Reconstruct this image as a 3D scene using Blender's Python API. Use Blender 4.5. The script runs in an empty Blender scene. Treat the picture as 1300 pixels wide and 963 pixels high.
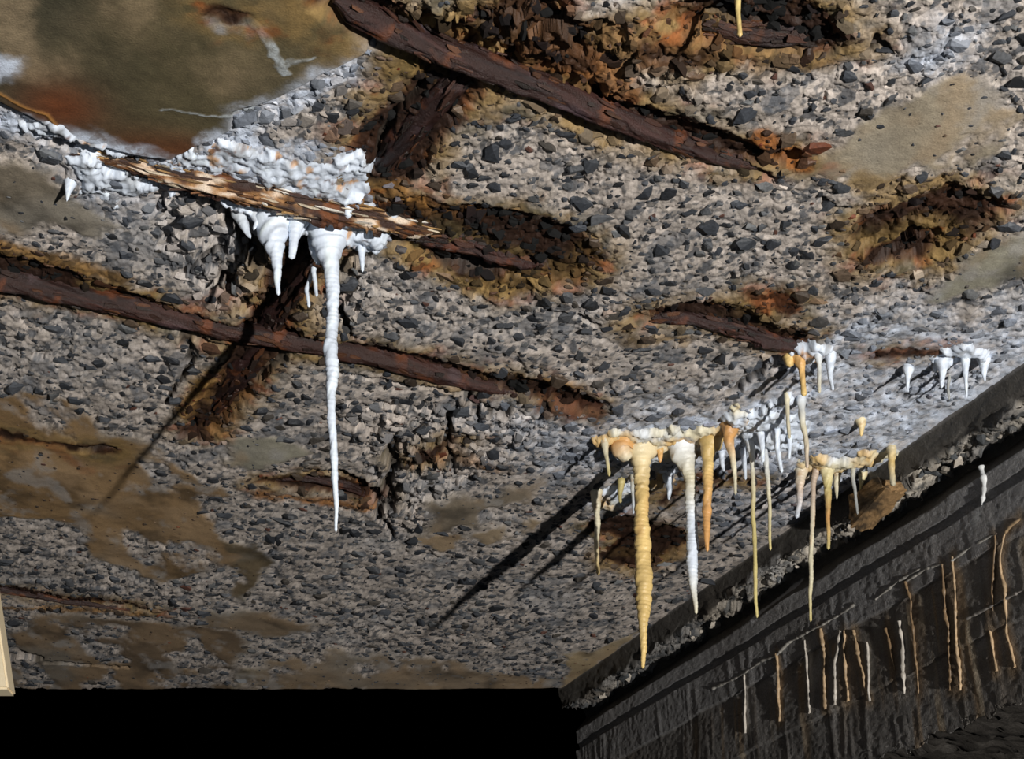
import bpy, bmesh, math, random
import numpy as np
from mathutils import Vector, Matrix

# ------------------------------------------------------------------ camera, world, lamp, exposure
S = bpy.context.scene
C = S.collection
F, PITCH, H = 2000.0, math.atan(.525), 1.05        # focal length in px at 1300 wide, pitch, ceiling above the lens
GZ = 1.50                                          # lens height above the ground
cam = bpy.data.objects.new('camera', bpy.data.cameras.new('camera'))
C.objects.link(cam)
cam.data.sensor_width = 36.0
cam.data.lens = 36.0 * F / 1300.0
cam.data.clip_start = .02
cam.location = (0, 0, GZ)
cam.rotation_euler = (math.pi / 2 + PITCH, 0, 0)
S.camera = cam

world = bpy.data.worlds.new('world')
S.world = world
world.use_nodes = True
world.node_tree.nodes['Background'].inputs['Color'].default_value = (0.10, 0.12, 0.16, 1)
world.node_tree.nodes['Background'].inputs['Strength'].default_value = 0.0

def lamp(name, kind, loc, energy, color, size):
    d = bpy.data.lights.new(name, kind)
    d.energy = energy
    d.color = color
    if kind == 'POINT':
        d.shadow_soft_size = size
    else:
        d.size = size
    o = bpy.data.objects.new(name, d)
    o.location = loc
    C.objects.link(o)
    return o

lamp('hand_lamp', 'POINT', (1.80, -1.75, GZ - .80), 960, (1.0, .97, .92), .035)
fill = lamp('fill_light', 'AREA', (-.9, -1.2, GZ - .9), 6, (.72, .84, 1.0), 1.6)  # unseen soft fill, added to lift the dark side
fill.rotation_euler = (math.radians(142), 0, math.radians(-12))

S.view_settings.view_transform = 'Standard'
S.view_settings.look = 'None'
S.view_settings.gamma = 1
S.view_settings.exposure = 0.0
S.view_settings.use_curve_mapping = False

# ------------------------------------------------------------------ picture point -> place in the world
cp, sp = math.cos(PITCH), math.sin(PITCH)
def ray(x, y):
    u = (x - 650) / F
    v = (481.5 - y) / F
    return np.array([u, cp - v * sp, sp + v * cp])
def on_ceil(x, y, hh=H):
    d = ray(x, y)
    return d * hh / d[2]
def at_depth(x, y, Y):
    d = ray(x, y)
    return d * Y / d[1]
JA = np.array([0.1153, 3.5168]); JB = np.array([0.7190, 1.9629])      # where ceiling meets beam
JD = (JB - JA) / np.linalg.norm(JB - JA)                              # along the beam, towards the lens
JN = np.array([-JD[1], JD[0]])                                        # outward, away from the room
if JN[0] < 0: JN = -JN
LEDGE = .042
def on_wall(x, y, off=LEDGE):
    d = ray(x, y)
    c = float(np.dot(JA + JN * off, JN))
    return d * c / float(d[0] * JN[0] + d[1] * JN[1])

# ------------------------------------------------------------------ noise
rng = np.random.default_rng(7)
TAB = rng.random((256, 256))
def vnoise(x, y, seed=0):
    x = x + seed * 17.37; y = y + seed * 9.73
    xi = np.floor(x).astype(np.int64); yi = np.floor(y).astype(np.int64)
    fx = x - xi; fy = y - yi
    fx = fx * fx * (3 - 2 * fx); fy = fy * fy * (3 - 2 * fy)
    a = TAB[xi & 255, yi & 255]; b = TAB[(xi + 1) & 255, yi & 255]
    c = TAB[xi & 255, (yi + 1) & 255]; d = TAB[(xi + 1) & 255, (yi + 1) & 255]
    return (a * (1 - fx) + b * fx) * (1 - fy) + (c * (1 - fx) + d * fx) * fy
def fbm(x, y, f, oct=4, seed=0, gain=.5):
    t = 0; a = 1; n = 0
    for i in range(oct):
        t = t + a * (vnoise(x * f, y * f, seed + i * 3) - .5) * 2
        n += a; a *= gain; f *= 2.07
    return t / n
def hsh(i, j, k):
    v = np.sin(i * 127.1 + j * 311.7 + k * 74.7) * 43758.5453
    return v - np.floor(v)
def cells(x, y, size, seed=0, ang=.35, asp=1.0):
    """faceted break: per-cell random height and tilt, plus id and edge distance"""
    ca, sa = math.cos(ang), math.sin(ang)
    u = (x * ca + y * sa) / size / asp; v = (-x * sa + y * ca) / size
    ui = np.floor(u); vi = np.floor(v)
    b1 = np.full(u.shape, 9.0); b2 = b1.copy()
    ci = np.zeros_like(u); cj = np.zeros_like(u); dx = np.zeros_like(u); dy = np.zeros_like(u)
    for di in (-1, 0, 1):
        for dj in (-1, 0, 1):
            a = ui + di; b = vi + dj
            px = a + hsh(a, b, seed); py = b + hsh(a, b, seed + 5)
            ex = u - px; ey = v - py
            d = np.abs(ex) ** 1.5 + np.abs(ey) ** 1.5 + .25 * ex * ey
            m = d < b1
            b2 = np.where(m, b1, np.minimum(b2, d))
            b1 = np.where(m, d, b1); ci = np.where(m, a, ci); cj = np.where(m, b, cj)
            dx = np.where(m, ex, dx); dy = np.where(m, ey, dy)
    r0 = hsh(ci, cj, seed + 11); r1 = hsh(ci, cj, seed + 13) - .5; r2 = hsh(ci, cj, seed + 17) - .5
    return (r0 - .5) + 1.3 * (r1 * dx + r2 * dy), hsh(ci, cj, seed + 23), b2 - b1
def sstep(a, b, x):
    t = np.clip((x - a) / (b - a), 0, 1)
    return t * t * (3 - 2 * t)
def mix(a, b, t):
    return a * (1 - t[..., None]) + np.asarray(b) * t[..., None]

# ------------------------------------------------------------------ areas and strokes on the ceiling, measured in metres
def W(pts):
    return np.array([on_ceil(*p)[:2] for p in pts])
def poly_sdf(X, Y, P):
    d = np.full(X.shape, 1e9); inside = np.zeros(X.shape, bool)
    n = len(P)
    for i in range(n):
        ax, ay = P[i]; bx, by = P[(i + 1) % n]
        ex, ey = bx - ax, by - ay
        t = np.clip(((X - ax) * ex + (Y - ay) * ey) / (ex * ex + ey * ey + 1e-12), 0, 1)
        d = np.minimum(d, (X - ax - t * ex) ** 2 + (Y - ay - t * ey) ** 2)
        cr = (ay > Y) != (by > Y)
        inside ^= cr & (X < (bx - ax) * (Y - ay) / ((by - ay) if by != ay else 1e-12) + ax)
    d = np.sqrt(d)
    return np.where(inside, d, -d)                    # positive inside
def stroke_d(X, Y, P, Wd):
    """distance minus local half width; negative inside"""
    best = np.full(X.shape, 1e9)
    for i in range(len(P) - 1):
        ax, ay = P[i]; bx, by = P[i + 1]
        ex, ey = bx - ax, by - ay
        t = np.clip(((X - ax) * ex + (Y - ay) * ey) / (ex * ex + ey * ey + 1e-12), 0, 1)
        w = Wd[i] * (1 - t) + Wd[i + 1] * t
        best = np.minimum(best, np.sqrt((X - ax - t * ex) ** 2 + (Y - ay - t * ey) ** 2) - w)
    return best

PANEL = W([(-120, 95), (0, 122), (60, 150), (110, 175), (160, 190), (215, 195), (245, 178), (280, 168), (296, 160), (300, 133),
           (345, 118), (400, 93), (466, 60), (470, 45), (445, 12), (430, -60), (-120, -60)])
SKIN = [  # outline, colour, edge softness
    ([(-90, 498), (60, 500), (108, 512), (125, 545), (180, 556), (205, 590), (262, 612), (272, 650), (300, 690), (270, 715), (215, 728), (150, 700),
      (120, 668), (60, 655), (-90, 665)], (.30, .19, .090), .016),
    ([(1010, 262), (1000, 232), (1050, 195), (1110, 150), (1180, 105), (1235, 85), (1262, 110), (1262, 150), (1330, 165), (1340, 196),
      (1260, 205), (1190, 222), (1120, 232), (1060, 258)], (.40, .34, .25), .014),
    ([(1190, 372), (1230, 335), (1330, 285), (1360, 330), (1290, 345), (1225, 372)], (.33, .31, .24), .02),
    ([(706, 872), (716, 835), (760, 812), (812, 800), (870, 768), (800, 812), (740, 858)], (.42, .32, .19), .012),
    ([(270, 905), (300, 848), (400, 834), (470, 842), (560, 845), (650, 880), (640, 905)], (.34, .28, .20), .02),
    ([(218, 690), (262, 676), (335, 690), (345, 712), (305, 765), (286, 752), (295, 722), (240, 706)], (.16, .12, .07), .014),
    ([(525, 682), (590, 672), (640, 660), (685, 665), (650, 686), (560, 694)], (.34, .26, .17), .012),
    ([(-90, 195), (30, 196), (72, 215), (110, 262), (150, 285), (120, 302), (40, 292), (-90, 300)], (.25, .21, .155), .016),
    ([(40, 800), (110, 790), (190, 795), (240, 812), (200, 838), (120, 842), (60, 830)], (.20, .13, .065), .018),
    ([(140, 905), (160, 858), (250, 842), (285, 858), (280, 905)], (.17, .13, .08), .02),
    ([(240, 770), (330, 775), (420, 798), (330, 812), (250, 800)], (.27, .20, .13), .03),
    ([(110, 585), (190, 575), (280, 620), (285, 680), (310, 705), (215, 745), (120, 705), (90, 650)], (.31, .20, .10), .014),
    ([(-60, 785), (90, 782), (190, 788), (310, 805), (300, 900), (-60, 900)], (.17, .12, .075), .03),
    ([(300, 905), (330, 838), (420, 822), (560, 838), (690, 862), (680, 905)], (.30, .23, .16), .03),
    ([(540, 640), (640, 625), (700, 600), (690, 640), (600, 668), (530, 680)], (.27, .22, .16), .03),
    ([(270, 560), (330, 552), (400, 575), (330, 600), (270, 596)], (.30, .28, .22), .02),
]
SKIN = [(W(a), c, s) for a, c, s in SKIN]

# rusty places: stroke px points, half widths (m), depth of cavity
RUST = [
    ([(430, 0), (520, 45), (640, 92), (760, 138), (870, 180), (960, 205), (1010, 200)], [.03, .03, .028, .026, .026, .022, .012], .018),
    ([(600, 40), (660, 50), (700, 65), (690, 40)], [.030, .060, .055, .030], .006),
    ([(575, 100), (530, 150), (490, 200), (470, 240)], [.040, .048, .042, .025], .010),
    ([(-80, 335), (0, 350), (100, 368), (170, 385)], [.045, .045, .03, .016], .012),
    ([(150, 385), (300, 418), (420, 438), (520, 460), (610, 482), (690, 500), (745, 516)], [.014, .016, .018, .022, .026, .03, .022], .016),
    ([(395, 315), (370, 365), (335, 425), (290, 495), (250, 545)], [.028, .03, .028, .032, .022], .018),
    ([(470, 270), (540, 288), (620, 305), (690, 325), (720, 345)], [.020, .055, .075, .070, .025], .012),
    ([(560, 320), (620, 350), (660, 370)], [.02, .02, .016], .006),
    ([(335, 612), (400, 614), (470, 628)], [.012, .024, .022], .010),
    ([(-80, 742), (0, 750), (90, 764), (200, 776)], [.018, .018, .014, .006], .006),
    ([(0, 547), (60, 558), (140, 570)], [.010, .010, .018], .004),
    ([(815, 402), (880, 396), (940, 412), (1010, 432)], [.014, .024, .03, .02], .014),
    ([(960, 380), (1000, 385)], [.012, .016], .002),
    ([(1115, 305), (1165, 292), (1200, 272), (1240, 262)], [.035, .075, .060, .03], .014),
    ([(1110, 330), (1165, 322)], [.014, .030], .010),
    ([(870, 18), (930, 30), (1000, 35), (1050, 48)], [.022, .040, .042, .022], .016),
    ([(820, 60), (880, 70)], [.014, .014], .002),
    ([(775, 668), (835, 690), (800, 712)], [.040, .060, .050], .010),
    ([(276, 2), (295, 10), (312, 8)], [.006, .010, .005], .004),
    ([(1120, 455), (1190, 450)], [.006, .006], .0),
    ([(520, 585), (580, 560)], [.010, .006], .0),
    ([(840, 640), (880, 610), (950, 610)], [.006, .006, .006], .004),
]
RUST = [(W(a), w, d) for a, w, d in RUST]
STAIN = [
    ([(-60, 318), (0, 322), (80, 338), (150, 352)], [.030, .030, .022, .010], (.30, .165, .05), .9),
    ([(480, 80), (520, 70), (560, 100)], [.02, .025, .02], (.16, .10, .03), .7), ([(600, 60), (680, 75), (740, 100), (790, 120)], [.02, .03, .03, .02], (.26, .11, .035), .8),
    ([(620, 115), (720, 130), (800, 150)], [.008, .010, .008], (.30, .20, .09), .6), ([(1090, 232), (1150, 240), (1200, 232)], [.02, .03, .015], (.29, .19, .075), .8),
    ([(575, 355), (640, 372), (720, 350), (740, 320)], [.012, .016, .018, .012], (.34, .22, .08), .8), ([(490, 240), (530, 265), (600, 275)], [.016, .014, .010], (.33, .16, .04), .8),
    ([(235, 520), (255, 500), (262, 470)], [.016, .018, .010], (.36, .20, .06), .85), ([(270, 545), (310, 500)], [.014, .010], (.30, .15, .05), .7),
    ([(0, 772), (80, 776), (180, 782)], [.012, .012, .006], (.36, .18, .04), .8), ([(330, 628), (400, 636), (470, 645)], [.014, .016, .010], (.36, .15, .035), .85),
    ([(975, 180), (1000, 200), (1020, 208)], [.016, .016, .008], (.36, .12, .02), .9), ([(965, 385), (1000, 388)], [.012, .010], (.28, .09, .03), .8),
    ([(610, 478), (680, 480), (730, 490)], [.008, .012, .008], (.36, .19, .05), .8), ([(700, 520), (745, 525)], [.03, .02], (.12, .04, .02), .8),
    ([(640, 20), (700, 45), (820, 60)], [.02, .03, .03], (.20, .10, .04), .6), ([(870, 60), (960, 75), (1050, 80)], [.02, .02, .015], (.20, .11, .04), .6),
    ([(790, 710), (850, 715), (880, 700)], [.018, .02, .014], (.28, .17, .06), .7), ([(800, 430), (860, 436)], [.010, .010], (.32, .20, .07), .7),
    ([(110, 590), (60, 560), (0, 556)], [.01, .008, .006], (.24, .09, .03), .6), ([(530, 590), (575, 575), (640, 600)], [.008, .012, .01], (.30, .15, .05), .6),
]
STAIN = [(W(a), w, c, k) for a, w, c, k in STAIN]
HOLES = [  # black breaks and cracks, and painted shade in the gaps beside bars
    ([(565, 30), (590, 42), (622, 52)], .004, .02), ([(478, 640), (494, 665), (500, 690)], .005, .02), ([(392, 600), (430, 604), (470, 622), (492, 648)], .010, .02),
    ([(500, 560), (494, 610), (496, 640)], .007, .02), ([(575, 520), (572, 560), (576, 596)], .004, .015), ([(610, 510), (602, 540)], .004, .015),
    ([(0, 838), (30, 832), (45, 836)], .016, .03), ([(60, 842), (100, 846), (160, 850)], .004, .015), ([(-60, 742), (60, 764), (110, 770)], .005, .012),
    ([(130, 772), (195, 777)], .003, .008), ([(110, 568), (145, 568)], .008, .012), ([(215, 232), (250, 240), (275, 252)], .014, .025),
    ([(280, 262), (305, 285), (330, 330), (345, 350)], .012, .02), ([(230, 350), (260, 330), (285, 322)], .004, .02), ([(292, 350), (298, 375)], .006, .02),
    ([(430, 385), (450, 425)], .004, .014), ([(600, 505), (640, 525), (660, 515)], .006, .015), ([(690, 515), (682, 540)], .004, .012),
    ([(760, 120), (775, 150), (800, 160)], .004, .015), ([(1040, 255), (1060, 268), (1080, 266)], .004, .012), ([(985, 455), (960, 480), (930, 500)], .007, .012),
    ([(700, 400), (740, 404), (760, 410)], .003, .010), ([(60, 178), (100, 190), (150, 202), (205, 216)], .006, .02), ([(1100, 60), (1112, 40), (1120, 60)], .003, .01),
    ([(905, 30), (960, 42), (1010, 45)], .007, .015), ([(535, 110), (500, 160), (478, 215)], .006, .016), ([(860, 200), (960, 225), (990, 232)], .004, .016),
    ([(560, 330), (640, 345), (700, 340)], .010, .010), ([(430, 470), (520, 490), (600, 500)], .005, .016), ([(200, 405), (300, 436), (340, 442)], .005, .016),
    ([(230, 405), (245, 440), (235, 470), (210, 510)], .004, .010), ([(380, 420), (330, 480)], .006, .012),
]
HOLES = [(W(a), w, d) for a, w, d in HOLES]
FROST = [  # bluish white bloom: outline, strength, softness
    ([(1050, 420), (1130, 395), (1230, 420), (1300, 380), (1420, 340), (1420, 480), (1200, 600), (1150, 630), (1060, 640), (960, 600), (880, 600), (880, 540), (960, 500)], .68, .08),
    ([(1130, 440), (1190, 420), (1280, 410), (1290, 450), (1240, 490), (1160, 490)], .65, .04),
    ([(640, 520), (760, 510), (860, 500), (900, 550), (800, 600), (700, 610), (640, 560)], .40, .09),
    ([(1130, 60), (1180, 30), (1240, 40), (1230, 75), (1180, 95)], .55, .03),
    ([(890, 20), (925, 18), (925, 40), (900, 42)], .5, .012), ([(985, 25), (1020, 22), (1015, 40)], .5, .012),
    ([(-90, 60), (5, 62), (32, 70), (25, 95), (-90, 100)], .85, .012),
    ([(265, 12), (285, 20), (320, 15), (335, 22), (318, 30), (280, 28)], .7, .008),
    ([(296, 128), (345, 108), (400, 84), (466, 52), (474, 80), (400, 125), (340, 160), (300, 180)], .75, .016),
    ([(0, 140), (60, 150), (110, 178), (60, 185), (0, 170)], .55, .02), ([(50, 185), (110, 190), (220, 235), (190, 275), (110, 255), (70, 215)], .35, .03),
    ([(820, 600), (880, 590), (930, 610), (900, 650), (850, 650)], .35, .03), ([(735, 640), (790, 622), (845, 600), (800, 660), (755, 668)], .6, .02),
    ([(885, 620), (1000, 600), (1080, 600), (1020, 660), (930, 680)], .28, .04),
]
FROST += [([(0, 138), (60, 140), (112, 158), (150, 178), (215, 193), (245, 180), (280, 160), (340, 175), (450, 182), (490, 230), (500, 262), (430, 262), (330, 232), (215, 212), (90, 184), (0, 165)], .95, .012),
          ([(300, 262), (400, 264), (510, 275), (520, 305), (480, 325), (420, 310), (330, 300)], .7, .02),
          ([(740, 560), (800, 545), (900, 530), (1000, 495), (1050, 540), (1030, 590), (950, 600), (850, 605), (760, 590)], .85, .03),
          ([(990, 600), (1040, 568), (1145, 556), (1150, 585), (1060, 612), (1000, 622)], .8, .02), ([(1030, 425), (1065, 430), (1075, 470), (1040, 490), (1020, 470)], .8, .02)]
FROST = [(W(a), s, f) for a, s, f in FROST]
VEINS = [([(322, 18), (335, 40), (348, 55), (362, 66), (372, 78)], .0045), ([(362, 66), (400, 66)], .0015), ([(200, 127), (250, 130), (280, 138), (300, 142)], .0016),
         ([(300, 140), (318, 130), (330, 140)], .003)]
VEINS = [(W(a), w) for a, w in VEINS]

def field(X, Y):
    """height (+ is up into the slab), albedo, wetness of the ceiling at X, Y"""
    wx = fbm(X, Y, 14, 4, 1) * .012; wy = fbm(X, Y, 14, 4, 2) * .020
    wx += fbm(X, Y, 70, 3, 3) * .0035; wy += fbm(X, Y, 70, 3, 4) * .006
    Xw, Yw = X + wx, Y + wy
    big = fbm(X, Y, 1.7, 3, 5); med = fbm(X, Y, 9, 4, 6); fine = fbm(X, Y, 130, 4, 7); mid = fbm(X, Y, 38, 4, 8)
    h1, id1, e1 = cells(Xw, Yw, .036, 1, .1, .72)
    h2, id2, e2 = cells(Xw, Yw, .0170, 41, .25, .72)
    h3, id3, e3 = cells(X, Y, .0075, 77, .2, .8)
    z = .010 * big + .004 * med
    # mortar and small grit
    col = np.empty(X.shape + (3,)); col[:] = (.49, .43, .385)
    col *= (1 + .35 * mid + .45 * fine)[..., None]
    col = mix(col, (.30, .33, .37), sstep(-.1, .9, med) * .5)
    col = mix(col, (.075, .082, .095), (id2 < .17) * sstep(.04, .16, e2) * .85)
    col = mix(col, (.12, .125, .135), (id3 < .22) * sstep(.08, .2, e3) * .7)
    col = mix(col, (.52, .46, .40), (id3 > .86) * .5)
    col = mix(col, (.15, .16, .18), (id1 > .90) * .6)
    skin = np.zeros(X.shape); scol = np.zeros(X.shape + (3,)); scol[:] = (.3, .25, .18)
    sx = fbm(X, Y * .6, 8, 5, 24) * .030; sy = fbm(X, Y * .6, 8, 5, 25) * .045
    for P, c, s in SKIN:
        m = sstep(-s * .4, s * .8, poly_sdf(Xw + sx, Yw + sy, P) + s * .9 * med + .012 * mid)
        scol = mix(scol, c, m); skin = np.maximum(skin, m)
    sn = fbm(X, Y * .6, 20, 5, 12)
    holes_in = sstep(.12, .30, fbm(X, Y * .55, 10, 5, 21))
    skin = skin * (1 - holes_in * .95)
    scol = scol * (1 + .30 * sn + .12 * fine)[..., None]
    scol = mix(scol, (.33, .31, .27), sstep(.1, .6, fbm(X, Y, 6, 3, 14)) * .45)
    scol = scol * (1 - .55 * sstep(.05, .5, fbm(X, Y * .7, 16, 5, 15)))[..., None]
    scol = mix(scol, (.42, .29, .17), sstep(.0, .4, fbm(X, Y * .6, 13, 4, 17)) * .45)
    scol = mix(scol, (.40, .38, .36), sstep(.15, .5, fbm(X, Y * .6, 24, 5, 16)) * .6)
    panel = sstep(-.001, .003, poly_sdf(X + wx * .35, Y + wy * .35, PANEL))
    pc = np.empty(X.shape + (3,)); pc[:] = (.066, .060, .036)
    pl = fbm(X, Y * .8, 15, 5, 31); pc = mix(pc, (.27, .205, .125), sstep(-.05, .42, pl + .18 * fbm(X, Y, 40, 4, 33)) * .9)
    for (q, r_) in (((205, 65), .05), ((130, 25), .04), ((290, 60), .05), ((60, 60), .035), ((365, 20), .035), ((310, 85), .04)):
        c0 = on_ceil(*q); d = np.hypot(X - c0[0], Y - c0[1]) / r_
        pc = mix(pc, (.27, .205, .125), np.exp(-d * d) * .55 * np.clip(.7 + pl * 1.5, 0, 1))
    pc = mix(pc, (.16, .115, .045), sstep(-.2, .4, fbm(X, Y, 4, 3, 34)) * .30)
    for (q, r, st) in (((78, 128), .045, .85), ((190, 178), .035, .5), ((235, 180), .03, .6), ((160, 182), .03, .4)):
        c0 = on_ceil(*q); d = np.hypot(X - c0[0], (Y - c0[1])) / r
        pc = mix(pc, (.17, .045, .012), np.exp(-d * d) * st)
    pc *= (1 + .22 * fine + .12 * mid)[..., None]
    aggr = 1 - np.maximum(skin, panel)
    ro = .45 + .55 * sstep(-.3, .4, fbm(X, Y, 5, 3, 23))
    z = z + aggr * (.0042 * h1 * ro + .0026 * h2 * ro + .0013 * h3 + .0026 * mid + .0011 * fine)
    z = z - skin * (.0020 + .0012 * sn + .0004 * fine) - panel * .009
    z = z + aggr * .0016 * sstep(.02, .0, e1) * ro
    # broken deep zone left of the big white stalactite
    brk = poly_sdf(Xw, Yw, W([(200, 245), (330, 270), (470, 330), (480, 380), (430, 420), (380, 400), (280, 395), (200, 330)]))
    brk = sstep(-.01, .02, brk)
    z = z + brk * aggr * (.012 * h1 + .007 * h2 + .006)
    brk2 = sstep(-.01, .02, poly_sdf(Xw, Yw, W([(420, 510), (620, 505), (700, 540), (600, 620), (520, 680), (450, 640), (470, 580)])))
    z = z + brk2 * aggr * (.008 * h1 + .006 * h2)
    brk3 = sstep(-.01, .02, poly_sdf(Xw, Yw, W([(480, 0), (700, 0), (860, 60), (900, 140), (760, 90), (600, 60)])))
    z = z + brk3 * aggr * (.010 * h1 + .005 * h2)
    col = mix(col, scol, skin); col = mix(col, pc, panel)
    # frost
    fr = np.zeros(X.shape)
    for P, s, f in FROST:
        d = poly_sdf(Xw, Yw, P)
        fr = np.maximum(fr, s * sstep(-f, f, d + f * .8 * mid))
    fr = np.clip(fr * (1 + 1.0 * fbm(X, Y, 60, 4, 51)), 0, 1) * (1 - .45 * ((id2 < .30) & (id3 < .6)))
    col = mix(col, (.66, .73, .86), fr)
    for P, w in VEINS:
        m = sstep(.0018, -.0008, stroke_d(X + wx * .9, Y + wy * .9, P, [w] * len(P)) + .0022 * mid + .0012 * fine)
        col = mix(col, (.52, .57, .60), m * np.clip(.55 + .6 * fine, 0, 1)); z = z - m * .0006
    m = sstep(.003, -.002, stroke_d(X + wx * .4, Y + wy * .4, W([(-40, 95), (0, 108), (30, 125), (62, 135), (80, 155)]), [.0004] * 5) + .0015 * mid)
    col = mix(col, (.42, .20, .05), m); z = z - m * .002
    # rust
    wet = np.zeros(X.shape); core_all = np.zeros(X.shape)
    rn = fbm(X, Y, 26, 5, 61); rl = fbm(X, Y, 12, 2, 67)
    for P, w, dep in RUST:
        d = stroke_d(Xw, Yw, P, w) + rn * .014
        out = sstep(.060, .004, d + .020 * mid) * np.clip(.85 + .9 * rn, 0, 1)
        mi = sstep(.010, -.006, d); co = sstep(.002, -.012, d + .010 * fbm(X, Y, 55, 3, 64))
        ochre = mix(np.broadcast_to(np.array([.27, .175, .065]), col.shape), (.30, .10, .025), sstep(.05, .5, fbm(X, Y, 33, 4, 62)))
        ochre = mix(ochre, (.09, .075, .035), sstep(.05, .45, fbm(X, Y, 28, 4, 65)) * .85)
        col = mix(col, ochre * (1 + .3 * fine)[..., None], np.clip(out, 0, 1) * .92)
        col = mix(col, mix(np.broadcast_to(np.array([.075, .030, .014]), col.shape), (.19, .060, .014), sstep(.12, .45, fbm(X, Y, 30, 4, 66))), mi * .88)
        col = mix(col, (.020, .010, .007), co * .9)
        core_all = np.maximum(core_all, co)
        dd = d - rn * .014 + .006 * rl
        z = z + dep * sstep(.012, -.012, dd) * (.85 + .25 * h1) + mi * .0030 * h2
        wet = np.maximum(wet, mi * .7)
    sn1 = fbm(X, Y, 30, 5, 68)
    for P, w, c, k in STAIN:
        d = stroke_d(Xw, Yw, P, w) + .016 * sn1
        col = mix(col, np.array(c) * (1 + .5 * fine + .4 * mid)[..., None] * (1 - .55 * (id2 < .3) * aggr)[..., None], sstep(.014, -.008, d) * k * (1 - .7 * core_all))
    for P, w, dep in HOLES:
        d = stroke_d(Xw, Yw, P, [w] * len(P)) + .004 * h2 + .003 * mid
        m = sstep(.003, -.002, d)
        z = z + m * dep
        col = mix(col, (.035, .028, .022), m * .85)
    return z, np.clip(col, .004, .95), wet, aggr, core_all, fr

# ------------------------------------------------------------------ materials
def new_mat(name):
    m = bpy.data.materials.new(name); m.use_nodes = True
    nt = m.node_tree; b = nt.nodes['Principled BSDF']
    return m, nt, b
def attr_material(name, rough=.85, wet_rough=.32, bump=.35, scale=900, colvar=.25, spec=.35):
    m, nt, b = new_mat(name); N, L = nt.nodes, nt.links
    a = N.new('ShaderNodeAttribute'); a.attribute_name = 'Col'
    w = N.new('ShaderNodeAttribute'); w.attribute_name = 'wet'
    tc = N.new('ShaderNodeTexCoord')
    n = N.new('ShaderNodeTexNoise'); n.inputs['Scale'].default_value = scale; n.inputs['Detail'].default_value = 5; n.inputs['Roughness'].default_value = .65
    L.new(tc.outputs['Object'], n.inputs['Vector'])
    mr = N.new('ShaderNodeMapRange'); mr.inputs['To Min'].default_value = 1 - colvar * 1.6; mr.inputs['To Max'].default_value = 1 + colvar * 1.6
    L.new(n.outputs['Fac'], mr.inputs['Value'])
    vm = N.new('ShaderNodeVectorMath'); vm.operation = 'SCALE'
    L.new(a.outputs['Color'], vm.inputs[0]); L.new(mr.outputs['Result'], vm.inputs['Scale'])
    L.new(vm.outputs['Vector'], b.inputs['Base Color'])
    rr = N.new('ShaderNodeMapRange'); rr.inputs['To Min'].default_value = rough; rr.inputs['To Max'].default_value = wet_rough
    L.new(w.outputs['Fac'], rr.inputs['Value']); L.new(rr.outputs['Result'], b.inputs['Roughness'])
    bp = N.new('ShaderNodeBump'); bp.inputs['Strength'].default_value = bump; bp.inputs['Distance'].default_value = .002
    L.new(n.outputs['Fac'], bp.inputs['Height']); L.new(bp.outputs['Normal'], b.inputs['Normal'])
    b.inputs['Specular IOR Level'].default_value = spec
    return m
M_ceil = attr_material('spalled_concrete', .9, .42, .5, 420, .28, .3)
M_wall = attr_material('dark_beam_concrete', .72, .4, 1.0, 300, .42, .35)
M_rust = attr_material('rusted_steel', .62, .30, .9, 500, .45, .5)
M_calc = attr_material('calcite', .50, .30, .35, 300, .07, .45)
M_gravel = attr_material('gravel_mass', .62, .4, .45, 500, .35, .4)
M_wood = attr_material('brown_rubble', .85, .5, .9, 200, .4, .2)

M_stone, nt, b = new_mat('crushed_stone')
oi = nt.nodes.new('ShaderNodeObjectInfo'); n = nt.nodes.new('ShaderNodeTexNoise'); n.inputs['Scale'].default_value = 9; n.inputs['Detail'].default_value = 6
tc = nt.nodes.new('ShaderNodeTexCoord'); nt.links.new(tc.outputs['Object'], n.inputs['Vector'])
mr = nt.nodes.new('ShaderNodeMapRange'); mr.inputs['To Min'].default_value = .4; mr.inputs['To Max'].default_value = 1.6
nt.links.new(n.outputs['Fac'], mr.inputs['Value'])
vm = nt.nodes.new('ShaderNodeVectorMath'); vm.operation = 'SCALE'
nt.links.new(oi.outputs['Color'], vm.inputs[0]); nt.links.new(mr.outputs['Result'], vm.inputs['Scale'])
nt.links.new(vm.outputs['Vector'], b.inputs['Base Color']); b.inputs['Roughness'].default_value = .6
bp = nt.nodes.new('ShaderNodeBump'); bp.inputs['Strength'].default_value = .5; bp.inputs['Distance'].default_value = .002
nt.links.new(n.outputs['Fac'], bp.inputs['Height']); nt.links.new(bp.outputs['Normal'], b.inputs['Normal'])

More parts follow.
